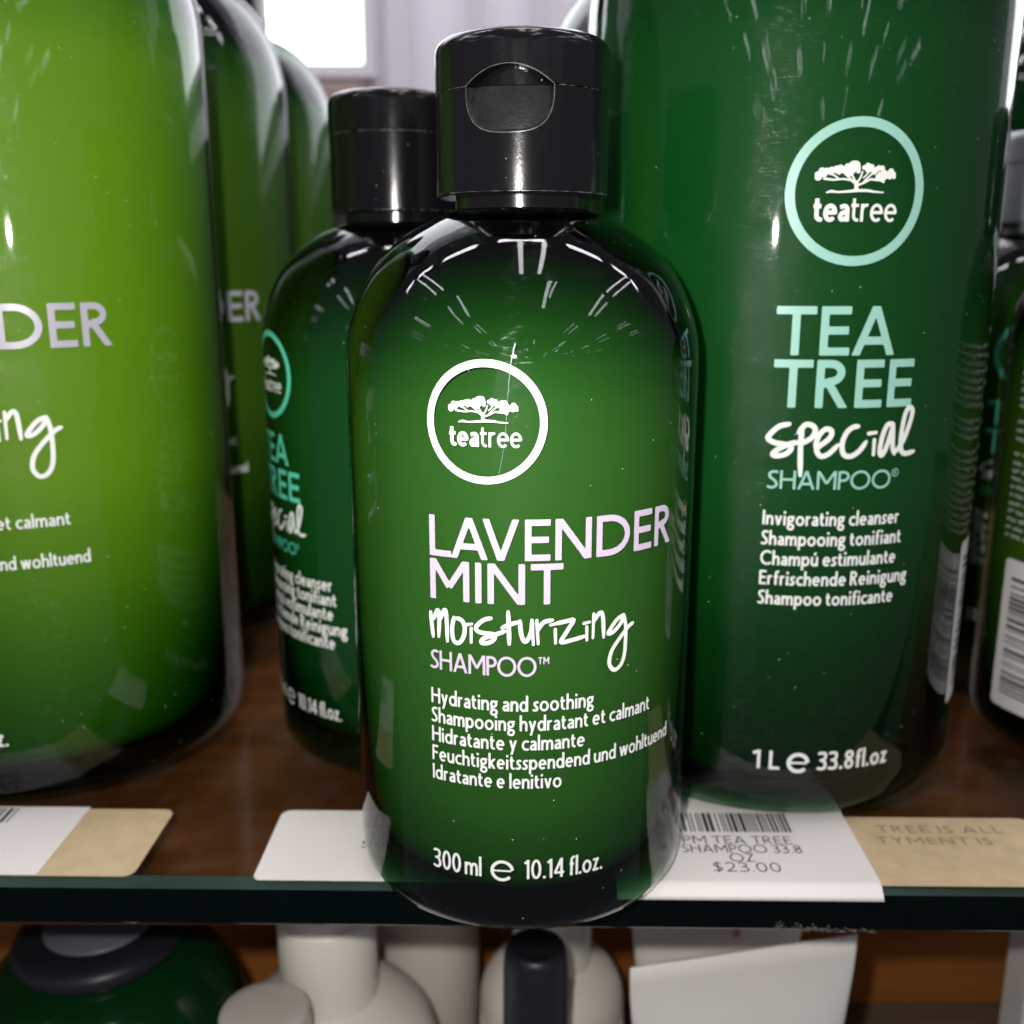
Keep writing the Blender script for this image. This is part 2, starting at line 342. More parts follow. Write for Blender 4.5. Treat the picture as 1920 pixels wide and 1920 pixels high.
def line_segs(text, x0, y0, cap, w, width=None, track=.10, bold=None, mono=False):
    """text line as segments in mm; stretched to the given width"""
    wn_ = w/cap; adv = 0; items = []
    for i, ch in enumerate(text):
        wc = (bold[i] if bold else w)/cap
        W_, st = glyph(ch, wc); items.append((adv+KERN.get(text[max(0,i-1):i+1], 0), st, wc)); adv += KERN.get(text[max(0,i-1):i+1], 0) + W_ + (track if ch != ' ' else 0)
    adv -= track
    k = (width/cap/adv) if width else 1.0
    out = []
    for a, st, wc in items:
        for pts, clip in st:
            P = [(x0+(a+px)*k*cap, y0+py*cap) for px, py in pts]
            cl = None if clip is None else (y0+clip[0]*cap, y0+clip[1]*cap)
            out += segs_of(P, wc*cap, cl)
    return out
def field_mesh(segs, g, blobs=(), rects=()):
    """union of the strokes as a flat polygon net: returns verts (x, y) and faces"""
    xs = [v for s in segs for v in (s[0], s[2])]+[b[0] for b in blobs]+[v for r in rects for v in (r[0], r[1])]
    ys = [v for s in segs for v in (s[1], s[3])]+[b[1] for b in blobs]+[v for r in rects for v in (r[2], r[3])]
    rm = max([max(s[4], s[5]) for s in segs]+[b[2] for b in blobs]+[0])+2*g
    ox, oy = min(xs)-rm, min(ys)-rm
    nx, ny = int((max(xs)+rm-ox)/g)+2, int((max(ys)+rm-oy)/g)+2
    D = np.full((ny, nx), 1e3)
    def win(x0, x1, y0, y1):
        i0, i1 = max(0, int((x0-ox)/g)), min(nx, int((x1-ox)/g)+2); j0, j1 = max(0, int((y0-oy)/g)), min(ny, int((y1-oy)/g)+2)
        X, Y = np.meshgrid(ox+np.arange(i0, i1)*g, oy+np.arange(j0, j1)*g); return i0, i1, j0, j1, X, Y
    for x0, y0, x1, y1, r0, r1, f0, f1, clip in segs:
        r = max(r0, r1)+2*g
        i0, i1, j0, j1, X, Y = win(min(x0, x1)-r, max(x0, x1)+r, min(y0, y1)-r, max(y0, y1)+r)
        Ls = math.hypot(x1-x0, y1-y0); tx, ty = (x1-x0)/Ls, (y1-y0)/Ls
        t = (X-x0)*tx+(Y-y0)*ty; n = -(X-x0)*ty+(Y-y0)*tx
        tc = np.clip(t, 0, Ls); d = np.hypot(t-tc, n)-(r0+(r1-r0)*tc/Ls)
        if f0: d = np.maximum(d, -t)
        if f1: d = np.maximum(d, t-Ls)
        if clip: d = np.maximum(d, np.maximum(clip[0]-Y, Y-clip[1]))
        D[j0:j1, i0:i1] = np.minimum(D[j0:j1, i0:i1], d)
    for x, y, r in blobs:
        i0, i1, j0, j1, X, Y = win(x-r-2*g, x+r+2*g, y-r-2*g, y+r+2*g)
        D[j0:j1, i0:i1] = np.minimum(D[j0:j1, i0:i1], np.hypot(X-x, Y-y)-r)
    for x0, x1, y0, y1 in rects:
        i0, i1, j0, j1, X, Y = win(x0-2*g, x1+2*g, y0-2*g, y1+2*g)
        D[j0:j1, i0:i1] = np.minimum(D[j0:j1, i0:i1], np.maximum(np.maximum(x0-X, X-x1), np.maximum(y0-Y, Y-y1)))
    inside = D < 0; V = []; F = []; idx = {}
    def vid(key, p):
        q = idx.get(key)
        if q is None: q = idx[key] = len(V); V.append(p)
        return q
    cnt = inside[:-1, :-1].astype(int)+inside[1:, :-1]+inside[:-1, 1:]+inside[1:, 1:]
    for j, i in zip(*np.nonzero(cnt)):
        cs = [(j, i), (j, i+1), (j+1, i+1), (j+1, i)]; poly = []
        for k in range(4):
            a, b = cs[k], cs[(k+1) % 4]; da, db = D[a], D[b]
            if da < 0: poly.append(vid(a, (ox+a[1]*g, oy+a[0]*g)))
            if (da < 0) != (db < 0):
                t = min(.98, max(.02, da/(da-db))); key = (min(a, b), max(a, b), 1)
                poly.append(vid(key, (ox+(a[1]+(b[1]-a[1])*t)*g, oy+(a[0]+(b[0]-a[0])*t)*g)))
        if len(poly) >= 3: F.append(poly)
    return V, F
def on_cyl(name, VF, R, mat, parent, rot=0.0, lift=0.07):
    """print wrapped on a bottle wall of radius R (mm); s runs to the right as seen from the front"""
    V, F = VF; r = R+lift
    P = [(r*math.sin(s/R+rot)*MM, -r*math.cos(s/R+rot)*MM, z*MM) for s, z in V]
    return link(name, mesh(P, F), mat, parent)
def on_plane(name, VF, z, mat, parent):
    V, F = VF
    return link(name, mesh([(x*MM, y*MM, z*MM) for x, y in V], F), mat, parent, smooth=False)
def taper(pts, r, n=5, a=.75, b=.65):
    P = catmull([(*p, r) for p in pts], n) if len(pts) > 2 else [np.array((*p, r)) for p in pts]
    P = [list(p) for p in P]
    P[0][2] *= a; P[-1][2] *= b
    if len(P) > 6: P[1][2] *= (1+a)/2; P[-2][2] *= (1+b)/2
    return [tuple(p) for p in P]
EM_BL = [(-0.561,0.207,0.05),(-0.577,0.241,0.036),(-0.516,0.284,0.047),(-0.452,0.287,0.04),(-0.479,0.238,0.037),(-0.386,0.292,0.047),(-0.321,0.304,0.051),(-0.268,0.321,0.047),(-0.217,0.295,0.047),(-0.165,0.334,0.051),(-0.102,0.361,0.054),(-0.049,0.362,0.054),(-0.076,0.396,0.026),(-0.026,0.323,0.04),(-0.102,0.299,0.054),(-0.14,0.248,0.04),(-0.014,0.282,0.031),(0.064,0.33,0.031),(0.112,0.356,0.036),(0.164,0.33,0.046),(0.124,0.304,0.046),(0.187,0.303,0.039),(0.218,0.266,0.031),(0.25,0.307,0.039),(0.273,0.331,0.031),(0.322,0.32,0.039),(0.348,0.27,0.039),(0.298,0.239,0.037),(0.335,0.183,0.047),(0.273,0.207,0.04),(0.411,0.246,0.04),(0.458,0.276,0.046),(0.497,0.244,0.036),(0.509,0.207,0.027),(0.446,0.207,0.034),(0.353,0.144,0.021),(-0.282,0.262,0.029),(0.391,0.215,0.036)]
EM_BR = [[(-0.028,0.034,0.034),(-0.028,0.064,0.029),(-0.035,0.133,0.023)],[(-0.035,0.108,0.017),(-0.103,0.159,0.014),(-0.218,0.178,0.013),(-0.349,0.166,0.014),(-0.48,0.183,0.017)],[(-0.058,0.133,0.013),(-0.141,0.198,0.013),(-0.218,0.264,0.013)],[(-0.04,0.127,0.014),(-0.08,0.2,0.013),(-0.115,0.262,0.011)],[(-0.024,0.127,0.014),(0.018,0.191,0.013),(0.043,0.271,0.013)],[(-0.015,0.096,0.016),(0.061,0.12,0.014),(0.161,0.175,0.016),(0.285,0.164,0.017)],[(0.054,0.123,0.011),(0.111,0.186,0.011),(0.186,0.25,0.013)],[(-0.27,0.172,0.011),(-0.348,0.229,0.011),(-0.452,0.259,0.011)],[(0.062,0.192,0.01),(0.111,0.242,0.01),(0.136,0.279,0.01)],[(-0.434,0.0,0.011),(-0.369,0.015,0.019),(-0.272,0.002,0.013),(-0.104,0.015,0.019),(-0.015,0.025,0.021),(0.129,0.025,0.02),(0.236,0.008,0.014),(0.365,0.0,0.01)]]
MOIST = [[(-17.44,65.13),(-17.21,62.61),(-16.97,60.46)],[(-16.78,63.96),(-16.02,65.66),(-15.65,64.65),(-15.81,60.66)],[(-15.55,63.9),(-14.7,65.75),(-14.22,65.24),(-14.06,60.03)],[(-12.71,64.75),(-13.09,62.47),(-12.78,60.34),(-11.74,60.04),(-10.82,61.48),(-10.64,63.27),(-11.24,64.42),(-12.27,64.7)],[(-10.23,63.67),(-9.27,63.92)],[(-9.41,63.09),(-9.43,60.35)],[(-5.73,65.24),(-6.8,64.95),(-7.91,64.16),(-8.53,63.23),(-8.09,62.56),(-6.82,62.35),(-5.36,62.24),(-5.07,61.58),(-5.61,60.91),(-6.58,60.44),(-7.52,60.53),(-7.19,61.26),(-5.84,61.86),(-4.39,62.44),(-3.24,62.92)],[(-2.67,66.57),(-2.57,63.57),(-2.48,60.42)],[(-3.77,63.53),(-2.72,64.07),(-0.81,64.7)],[(-0.58,64.9),(-0.43,62.85),(0.1,61.13),(0.81,61.33),(1.47,63.09),(1.56,65.04)],[(1.56,65.04),(1.82,60.41)],[(2.41,64.95),(2.68,60.54)],[(2.57,63.06),(3.61,64.54),(5.26,64.92)],[(4.91,64.03),(5.78,64.18)],[(5.74,63.13),(5.82,60.52)],[(5.78,64.23),(7.59,64.51),(9.08,64.64),(8.15,63.01),(6.84,60.73),(8.63,60.84),(11.42,61.4)],[(11.07,63.81),(12.21,63.95)],[(11.65,63.11),(11.7,60.56)],[(12.98,65.38),(12.91,60.83)],[(13.06,64.0),(14.15,65.42),(14.82,64.72),(15.09,60.64)],[(19.35,64.29),(17.84,63.58),(16.43,61.97),(16.08,61.2),(17.05,61.3),(18.49,62.49),(19.42,63.89)],[(19.35,64.29),(19.85,62.13),(19.93,59.52),(19.72,56.42),(18.92,54.54),(17.55,53.87),(16.53,54.91),(16.44,56.28),(17.03,57.99),(18.69,60.02),(20.49,61.74),(21.63,62.29)]]
SPEC = [[(-8.57,93.85),(-10.72,93.22),(-12.55,91.33),(-12.68,90.52),(-11.25,89.74),(-8.66,89.37),(-7.89,88.63),(-8.91,87.45),(-10.71,86.93),(-11.62,87.35),(-10.44,88.47),(-8.31,89.57),(-6.51,90.0)],[(-5.91,93.24),(-6.01,89.06),(-5.69,82.85)],[(-6.57,92.09),(-5.29,93.74),(-3.81,93.57),(-3.18,92.44),(-3.93,90.92),(-5.83,89.75)],[(-2.96,89.11),(-2.41,91.39),(-1.1,92.84),(0.19,92.46),(-0.07,90.95),(-2.04,89.27),(-2.64,88.27),(-1.67,87.06),(-0.06,87.6),(1.77,89.5)],[(5.86,93.39),(4.67,93.18),(3.41,92.06),(2.66,89.8),(3.06,87.58),(4.58,86.99),(6.46,88.1),(7.89,90.08)],[(8.34,91.82),(10.0,91.99)],[(9.74,90.41),(9.77,87.23)],[(13.93,93.67),(12.56,93.5),(11.59,91.18),(11.2,88.14),(11.72,87.04),(12.62,88.46),(13.58,91.86),(14.02,93.59)],[(13.96,93.36),(14.21,89.15),(14.85,87.19)],[(15.25,87.75),(16.92,90.16),(18.27,94.1),(18.58,96.37),(17.56,96.99),(16.65,95.14),(16.18,90.97),(16.51,87.95),(17.72,87.1),(19.92,87.46)]]
def emblem(parent, R, sc, zc, r, mat_ring, mat_in, rot=0.0, g=.1, ring_w=.062):
    cir = segs_of(arc(0, 0, r*(1-ring_w), r*(1-ring_w), 0, 360, 72), r*ring_w)
    on_cyl('ring_emblem', ([(x+sc, y+zc) for x, y in field_mesh(cir, g*1.3)[0]], field_mesh(cir, g*1.3)[1]), R, mat_ring, parent, rot)
    sg = [];
    for b in EM_BR: sg += segs_of([(sc+x*r, zc+y*r, q*r) for x, y, q in b], 0, None, False)
    bl = [(sc+x*r, zc+y*r, q*r) for x, y, q in EM_BL]
    on_cyl('tree_emblem', field_mesh(sg, g*.8, bl), R, mat_in, parent, rot)
    wb, wl_ = .030*r, .021*r
    sg = line_segs('teatree', sc-.60*r, zc-.395*r, .365*r, wl_, 1.19*r, .07, bold=[wb]*3+[wl_]*4)
    on_cyl('emblem_lettering', field_mesh(sg, g*.8), R, mat_in, parent, rot)
def measured_lines(parent, R, lines, mat, rot, g, name='small_print', w=.25):
    sg = []
    for text, s0, s1, z, cap in lines: sg += line_segs(text, s0, z, cap, w, s1-s0, .11)
    on_cyl(name, field_mesh(sg, g), R, mat, parent, rot)
def volume_print(parent, R, mat, rot, g, s0, z, cap, parts, e_s, w=.25):
    sg = []
    for text, a, b, c in parts: sg += line_segs(text, s0+a, z, c, w, b-a, .12)
    r = cap*.53; cx, cz = s0+e_s+r, z+cap*.40
    sg += segs_of([(cx-r*.8, cz), (cx+r*.82, cz)], w*.75)+segs_of(arc(cx, cz, r*1.02-w, r-w, 4, 318, 26), w*1.25)
    on_cyl('volume_print', field_mesh(sg, g), R, mat, parent, rot)
def label_lavender(parent, R, rot, k, z, ink_ring, ink_title, g, s0=-17.5, ks=1.0, big=False):
    """z: dict of heights of ring centre, title, lines, volume"""
    emblem(parent, R, s0+10.85*k, z['ring'], 10.75*k, ink_ring, M_white, rot, g)
    a = line_segs('LAVENDER', s0, z['t1'], 7.5*k, .58*k, 49.3*k, .085)+line_segs('MINT', s0, z['t2'], 7.5*k, .58*k, 24.6*k, .10)
    on_cyl('title_lettering', field_mesh(a, g*1.6), R, ink_title, parent, rot)
    sg = []
    for p in MOIST: sg += segs_of(taper([(s0+(x+17.5)*k, z['script']+(y-60.4)*k) for x, y in p], .40*k), 0, None, False)
    on_cyl('script_lettering', field_mesh(sg, g), R, M_white, parent, rot)
    b = line_segs('SHAMPOO', s0-.1*k, z['sh'], 3.75*k, .25*k, 20.0*k, .06)
    b += line_segs('TM', s0+20.2*k, z['sh']+2.3*k, 1.4*k, .12*k, 2.0*k, .12)
    on_cyl('subtitle_lettering', field_mesh(b, g*.8), R, ink_title, parent, rot)
    L = [('Hydrating and soothing', 30.9), ('Shampooing hydratant et calmant', 47.4 if big else 44.3), ('Hidratante y calmante', 29.2), ('Feuchtigkeitsspendend und wohltuend', 50.7), ('Idratante e lenitivo', 24.8)]
    measured_lines(parent, R, [(t, s0-.1, s0-.1+w*ks, z['l1']-i*z['dl'], 3.05*ks) for i, (t, w) in enumerate(L)], M_white, rot, g*.8, w=.205*ks)
    if big: volume_print(parent, R, M_white, rot, g, s0-.3, z['vol'], 4.6, [('1', 0, 1.9, 4.6), ('L', 3.6, 6.0, 4.6), ('33.8', 14.6, 23.2, 4.6), ('fl.oz.', 23.9, 32.0, 4.6)], 7.6, .30)
    else: volume_print(parent, R, M_white, rot, g, s0-.3, z['vol'], 4.05, [('300', 0, 5.8, 4.05), ('ml', 6.7, 9.9, 4.05), ('10.14', 18.2, 25.8, 4.05), ('fl.oz.', 26.8, 33.6, 4.05)], 11.8, .25)
def label_special(parent, R, rot, k, z, ink, g, s0=-12.5, ks=1.0, big=True):
    emblem(parent, R, s0+14.5*k, z['ring'], 14.3*k, ink, M_white, rot, g*1.2, .068)
    a = line_segs('TEA', s0, z['t1'], 10.0*k, .82*k, 25.3*k, .06)+line_segs('TREE', s0+.1, z['t2'], 10.0*k, .82*k, 30.4*k, .09)
    on_cyl('title_lettering', field_mesh(a, g*1.6), R, ink, parent, rot)
    sg = []
    for p in SPEC: sg += segs_of(taper([(s0+(x+12.5)*k, z['script']+(y-87.0)*k) for x, y in p], .56*k), 0, None, False)
    on_cyl('script_lettering', field_mesh(sg, g), R, M_white, parent, rot, .13)
    b = line_segs('SHAMPOO', s0+.1, z['sh'], 4.05*k, .27*k, 26.9*k, .06)
    b += segs_of(arc(s0+28.0*k, z['sh']+3.3*k, .8*k, .8*k, 0, 360, 20), .10*k)+line_segs('R', s0+27.7*k, z['sh']+2.9*k, .85*k, .09*k)
    on_cyl('subtitle_lettering', field_mesh(b, g*.8), R, ink, parent, rot)
    L = [('Invigorating cleanser', 30.4), ('Shampooing tonifiant', 31.4), ('Champ\u00fa estimulante', 30.4), ('Erfrischende Reinigung', 34.0), ('Shampoo tonificante', 30.6)]
    measured_lines(parent, R, [(t, s0-.4, s0-.4+w*ks, z['l1']-i*z['dl'], 3.25*ks) for i, (t, w) in enumerate(L)], M_white, rot, g*.8, w=.25*ks)
    if big: volume_print(parent, R, M_white, rot, g, s0+.5, z['vol'], 4.6, [('1', 0, 1.9, 4.6), ('L', 3.6, 6.0, 4.6), ('33.8', 14.6, 23.2, 4.6), ('fl.oz', 23.8, 32.2, 4.6)], 7.7, .36)
    else: volume_print(parent, R, M_white, rot, g, s0-.3, z['vol'], 4.05, [('300', 0, 5.8, 4.05), ('ml', 6.7, 9.9, 4.05), ('10.14', 18.2, 25.8, 4.05), ('fl.oz.', 26.8, 33.6, 4.05)], 11.8, .25)

# ---------------------------------------------------------------- the setting
M_wall = principled('lilac_grey_wall', (.88, .84, .91), .7, .2, noise=(6, .05))
M_trim = principled('pale_wall_trim', (.72, .69, .74), .6, .3)
M_brownwall = principled('dull_pink_wall', (.42, .30, .28), .7, .2, noise=(12, .15))
M_pane = emit('daylit_pane', (.93, .96, 1.0), 3.6)
M_frame = principled('white_window_frame', (.75, .74, .77), .4, .4)
M_wood = wood_mat('brown_wood', (.13, .040, .010), (.26, .085, .022))
M_wood2 = wood_mat('orange_brown_wood', (.34, .11, .022), (.50, .18, .04), .5)
M_wood3 = wood_mat('grey_brown_wood', (.17, .12, .085), (.26, .19, .14), .5)
def struct(name, me, mat, smooth=False): return tag(link(name, me, mat, smooth=smooth), kind='structure')
struct('back_wall', box(-2500, 2500, 1320, 1400, -900, 2300), M_wall)
def window(label, x0, x1, z0, z1):
    o = empty('shop_window', ((x0+x1)/2, 1320, z0), label=label, cat='window', group='bright windows in the back wall')
    bx = lambda a, b, c, d, y0, y1: box(a-(x0+x1)/2, b-(x0+x1)/2, y0-1320, y1-1320, c-z0, d-z0)
    link('pane', bx(x0, x1, z0, z1, 1312, 1318), M_pane, o, smooth=False)
    f = 14
    link('frame', bx(x0-f, x1+f, z0-f, z0, 1302, 1319.5), M_frame, o, smooth=False)
    link('frame', bx(x0-f, x1+f, z1, z1+f, 1302, 1319.5), M_frame, o, smooth=False)
    link('frame', bx(x0-f, x0, z0, z1, 1302, 1319.5), M_frame, o, smooth=False)
    link('frame', bx(x1, x1+f, z0, z1, 1302, 1319.5), M_frame, o, smooth=False)
    return o
window('overexposed shop window above the small black cap, left of centre', -1150, -176, 358, 1500)
window('overexposed shop window at the top right edge of the photo', 100, 1700, 364, 1500)
def wallboard(name, label, cat, x0, x1, z0, z1, y0, y1, mat, bev=2):
    o = link(name, box(x0, x1, y0, y1, z0, z1, bev), mat, smooth=False); tag(o, label, cat); return o
wallboard('wall_panel', 'pale vertical wall strip between the window and the centre cap', 'wall trim', -150, -118, -300, 1800, 1308, 1319, M_trim)
wallboard('wall_panel', 'narrow pale vertical wall batten just above the centre cap', 'wall trim', -50, -34, -300, 1800, 1306, 1319, M_trim)
wallboard('wall_panel', 'pale vertical wall batten beside the big right bottle', 'wall trim', 24, 44, -300, 1800, 1306, 1319, M_trim)
wallboard('wall_ledge', 'dull pinkish ledge under the bright left window', 'ledge', -1160, -176, 150, 335, 1290, 1319, M_brownwall)

M_added_counter = principled('added_counter_brown', (.045, .032, .030), .5, .3, noise=(9, .3))
wallboard('added_counter', 'added dark counter far behind the bottles, under the pinkish ledge', 'counter', -2500, 2500, -890, 262, 1180, 1285, M_added_counter)  # added dark mass, keeps the reflections in the bottle rims dark
# glass shelf: see-through sheet with dark polished green edges
mg, N, L, out = newmat('shelf_glass')
tr = N.new('ShaderNodeBsdfTransparent'); tr.inputs[0].default_value = (.80, .80, .74, 1)
gl = N.new('ShaderNodeBsdfGlossy'); gl.inputs['Roughness'].default_value = .18
mx = N.new('ShaderNodeMixShader'); L.new(math_node(N, L, 'MULTIPLY', sheet_fresnel(N, L, .04), .35), mx.inputs[0]); L.new(tr.outputs[0], mx.inputs[1]); L.new(gl.outputs[0], mx.inputs[2])
df = N.new('ShaderNodeBsdfDiffuse'); df.inputs[0].default_value = (.5, .5, .47, 1)
nz = N.new('ShaderNodeTexNoise'); nz.inputs['Scale'].default_value = 90; nz.inputs['Detail'].default_value = 6; L.new(tex_coord(N, L), nz.inputs['Vector'])
sm = math_node(N, L, 'MULTIPLY', math_node(N, L, 'SUBTRACT', nz.outputs['Fac'], .46, True), .10)
mx2 = N.new('ShaderNodeMixShader'); L.new(sm, mx2.inputs[0]); L.new(mx.outputs[0], mx2.inputs[1]); L.new(df.outputs[0], mx2.inputs[2]); L.new(mx2.outputs[0], out.inputs[0])
M_edge = principled('dark_green_glass_edge', (.0008, .0030, .0032), .14, .10, noise=(160, .5), bump=(260, .12, .0004))
M_bevel = principled('green_glass_bevel', (.024, .045, .036), .2, .4, noise=(22, .95))  # light reflected by the chamfer is put into this lighter, uneven green
M_chip = principled('chipped_glass', (.11, .11, .09), .5, .4, noise=(900, .8), bump=(1500, .9, .0006))
YAW = math.radians(-0.9); SH_T = 10.6
def build_shelf():
    o = empty('glass_shelf', (0, 191.6, 0), YAW, 'thick glass shelf with dark green front edge carrying the green bottles', 'shelf')
    b = 1.7
    prof = [(0, -b), (b*1.25, 0), (430, 0), (430, -SH_T), (.8, -SH_T), (0, -SH_T+.8)]
    X0, X1 = -620, 620
    V = [(x*MM, y*MM, z*MM) for x in (X0, X1) for y, z in prof]; n = len(prof)
    F = [(i, n+i, n+(i+1) % n, (i+1) % n) for i in range(n)]
    top = mesh(V, [F[1], F[3]]); edge = mesh(V, [F[5], F[2], F[4], tuple(range(n)), tuple(range(2*n-1, n-1, -1))]); bev = mesh(V, [F[0]])
    link('glass_sheet', top, mg, o, smooth=False); link('front_edge', edge, M_edge, o, smooth=False); link('polished_bevel', bev, M_bevel, o, smooth=False)
    # flaked chip on the lower arris near the right tag
    bm = bmesh.new(); rr = random.Random(8)
    for k in range(260):
        x = 55+rr.random()**1.3*22; zz = -SH_T+.15+rr.random()**1.6*(1.2+1.4*math.sin((x-55)*.9)**2)*(1-(x-55)/30); s_ = .12+rr.random()**2*.5
        m_ = Matrix.Translation((x*MM, -.1*MM, zz*MM)) @ Matrix.Rotation(rr.random()*3, 4, 'Y') @ Matrix.Diagonal((s_*1.6*MM, .25*MM, s_*.6*MM, 1))
        bmesh.ops.create_icosphere(bm, subdivisions=1, radius=.5, matrix=m_)
    me = bpy.data.meshes.new('m'); bm.to_mesh(me); bm.free()
    link('chipped_patch', me, M_chip, o, smooth=False)
build_shelf()
o = link('wood_board', box(-620, 620, 205.5, 640, -SH_T-9, -SH_T-.6, .4), M_wood, smooth=False); tag(o, 'brown wood board lying under the glass shelf', 'board')
o = link('wood_backing', box(-620, 620, 357, 369, -163, -24, .5), M_wood2, smooth=False); tag(o, 'orange brown wood panel behind the white bottles below the shelf', 'wood backing')
o = link('lower_shelf', box(-620, 620, 195, 404, -180, -163.5, .8), M_wood3, smooth=False); tag(o, 'grey brown wooden lower shelf under the white bottles', 'shelf')
# ---------------------------------------------------------------- shampoo bottles
def prof300():
    p = [(0, 0.9), (20, .7), (28.5, 0), (31.6, .25), (33.6, 1.3), (34.8, 3.6), (35.1, 7), (35.1, 30), (35.1, 60), (35.1, 90), (35.1, 106)]
    q = catmull([(35.1, 106), (34.75, 112), (33.1, 118.3), (29.8, 125), (24.6, 130.5), (18.4, 134.6), (14.2, 136.2)], 6)
    return p+[tuple(v) for v in q[1:]]+[(12.6, 136.6), (12.6, 139.5)]
def prof1L():
    R = 49.0
    p = [(0, .9), (30, .7), (39, 0), (43.5, .5), (46.8, 2.4), (48.6, 6), (49, 11), (49, 60), (49, 120), (49, 178)]
    q = catmull([(49, 178), (48.4, 188), (45.6, 199), (39.5, 209), (31, 216), (22, 219.5), (18.5, 220.3)], 6)
    return p+[tuple(v) for v in q[1:]]+[(16.5, 220.8), (16.5, 224)]
def liquid300(): return [(0, 5.2), (22, 5.2), (27.4, 6.4), (30.2, 9.6), (31.8, 15), (32.9, 26), (33.6, 40), (34.0, 56), (34.0, 84), (33.9, 95), (33.3, 103), (31.8, 109.5), (28.7, 115.5), (23.6, 121), (17, 125.5), (9, 129), (0, 130.5)]
def liquid1L(): return [(0, 6), (34, 6), (40.0, 7.6), (41.6, 11), (42.6, 17), (44.6, 34), (46.6, 54), (47.8, 80), (47.8, 120), (47.7, 172), (46.6, 182), (43.6, 191), (37, 197), (28, 205), (15, 211), (0, 213)]
def cap_parts(parent, rc, z0, zs, z1, mat, recess=None, n=160, rot=0.0):
    """flip-top cap: lower barrel with scooped thumb recess, hinged lid with arched lip, dark neck collar"""
    cap_o = None
    def grid(zs_, rad, dent):
        V = []; F = []
        for z, r in zip(zs_, rad):
            for k in range(n):
                a = 2*math.pi*k/n-math.pi/2; s_ = ((a+math.pi/2-rot+math.pi) % (2*math.pi)-math.pi)*rc
                rr = r-dent(s_, z); V.append((rr*math.cos(a)*MM, rr*math.sin(a)*MM, z*MM))
        m = len(zs_)
        for i in range(m-1):
            for k in range(n): F.append((i*n+k, i*n+(k+1) % n, (i+1)*n+(k+1) % n, (i+1)*n+k))
        F.append(tuple(range(n-1, -1, -1))); F.append(tuple((m-1)*n+k for k in range(n)))
        return mesh(V, F)
    fine = recess is not None
    if fine: hw, zb, arch = recess
    def dent_base(s_, z):
        if not fine or abs(s_) > hw*1.05 or z < zb-.3: return 0
        q = (abs(s_)/hw)**2.8+(max(0, zs-z)/(zs-zb))**2.8
        if q >= 1: return 0
        t = (z-zb)/(zs-zb)
        return min(1, (1-q)/.10)**.8*(.35+1.1*t+.4*t*t)*(1-.25*(s_/hw)**2)
    def dent_lid(s_, z):
        if not fine or abs(s_) > hw: return 0
        top = zs+arch*(1-(abs(s_)/hw)**2)
        return 2.9 if z < top else 0
    nb = 90 if fine else 14; nl = 60 if fine else 12
    zb_ = [z0, z0+.35]+list(np.linspace(z0+.5, zs-.12, nb)); rb = [rc-.35, rc-.08]+[rc]*nb
    base = link('cap', grid(zb_, rb, dent_base), mat, parent)
    if fine:
        base.data.materials.append(M_scuff); vv = base.data.vertices
        for p in base.data.polygons:
            if len(p.vertices) == 4 and min(math.hypot(vv[i].co.x, vv[i].co.y) for i in p.vertices) < (rc-.12)*MM and p.center.z > (zb-1)*MM: p.material_index = 1
    zl = list(np.linspace(zs+.06, z1-2.6, nl)); rl = [rc+.12]*nl
    for a in (15, 30, 45, 60, 75, 90): zl.append(z1-2.6+2.6*math.sin(math.radians(a))); rl.append(rc+.12-2.6*(1-math.cos(math.radians(a))))
    rl[0] -= .12
    link('lid', grid(zl, rl, dent_lid), mat, base)
    link('neck_collar', lathe([(rc*.775, z0-2.4), (rc*.79, z0-2.2), (rc*.79, z0+.1)], 64), mat, base)
    if fine:
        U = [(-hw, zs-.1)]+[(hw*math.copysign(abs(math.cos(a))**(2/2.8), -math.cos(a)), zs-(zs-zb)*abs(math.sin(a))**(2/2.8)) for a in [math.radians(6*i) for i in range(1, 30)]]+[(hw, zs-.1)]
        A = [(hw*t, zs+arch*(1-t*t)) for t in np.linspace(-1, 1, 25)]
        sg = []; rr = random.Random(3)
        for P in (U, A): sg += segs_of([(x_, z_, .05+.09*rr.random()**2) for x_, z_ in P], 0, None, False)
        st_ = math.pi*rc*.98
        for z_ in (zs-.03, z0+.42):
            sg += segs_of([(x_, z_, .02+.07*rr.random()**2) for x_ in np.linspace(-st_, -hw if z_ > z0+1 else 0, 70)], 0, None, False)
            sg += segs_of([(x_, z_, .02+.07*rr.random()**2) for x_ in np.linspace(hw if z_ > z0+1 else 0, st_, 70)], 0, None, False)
        on_cyl('worn_edge_glint', field_mesh(sg, .06 if n > 300 else .09), rc, M_edge_glint, base, rot, .05)  # grey lines draw in the worn edges together with their bevel highlights
    for o_ in (base,):
        o_.data.shade_smooth() if hasattr(o_.data, 'shade_smooth') else None
    return base
def sharp(o, ang=35):
    try: o.data.set_sharp_from_angle(angle=math.radians(ang))
    except Exception: pass
LIFT = 0.3
def bottle(kind, x, y, label, liq, shell, capmat=None, recess=None, rot=0.0, ncap=96, group=None):
    small = kind == 300
    o = empty('shampoo_bottle', (x, y, LIFT), 0, label, 'shampoo bottle', group)
    body = link('body', lathe(prof300() if small else prof1L(), 160 if small else 144, (False, True)), shell, o); sharp(body, 50)
    lq = link('liquid', lathe(liquid300() if small else liquid1L(), 128, (False, False)), liq, o)
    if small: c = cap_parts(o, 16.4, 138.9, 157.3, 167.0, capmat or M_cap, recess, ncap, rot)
    else: c = cap_parts(o, 22.5, 223.4, 246, 258, capmat or M_cap, None, 96, rot)
    for q in [c]+list(c.children): sharp(q, 32)
    return o, body
ZL300 = dict(ring=100.3, t1=75.95, t2=67.9, script=60.4, sh=54.3, l1=47.5, dl=3.85, vol=13.3)
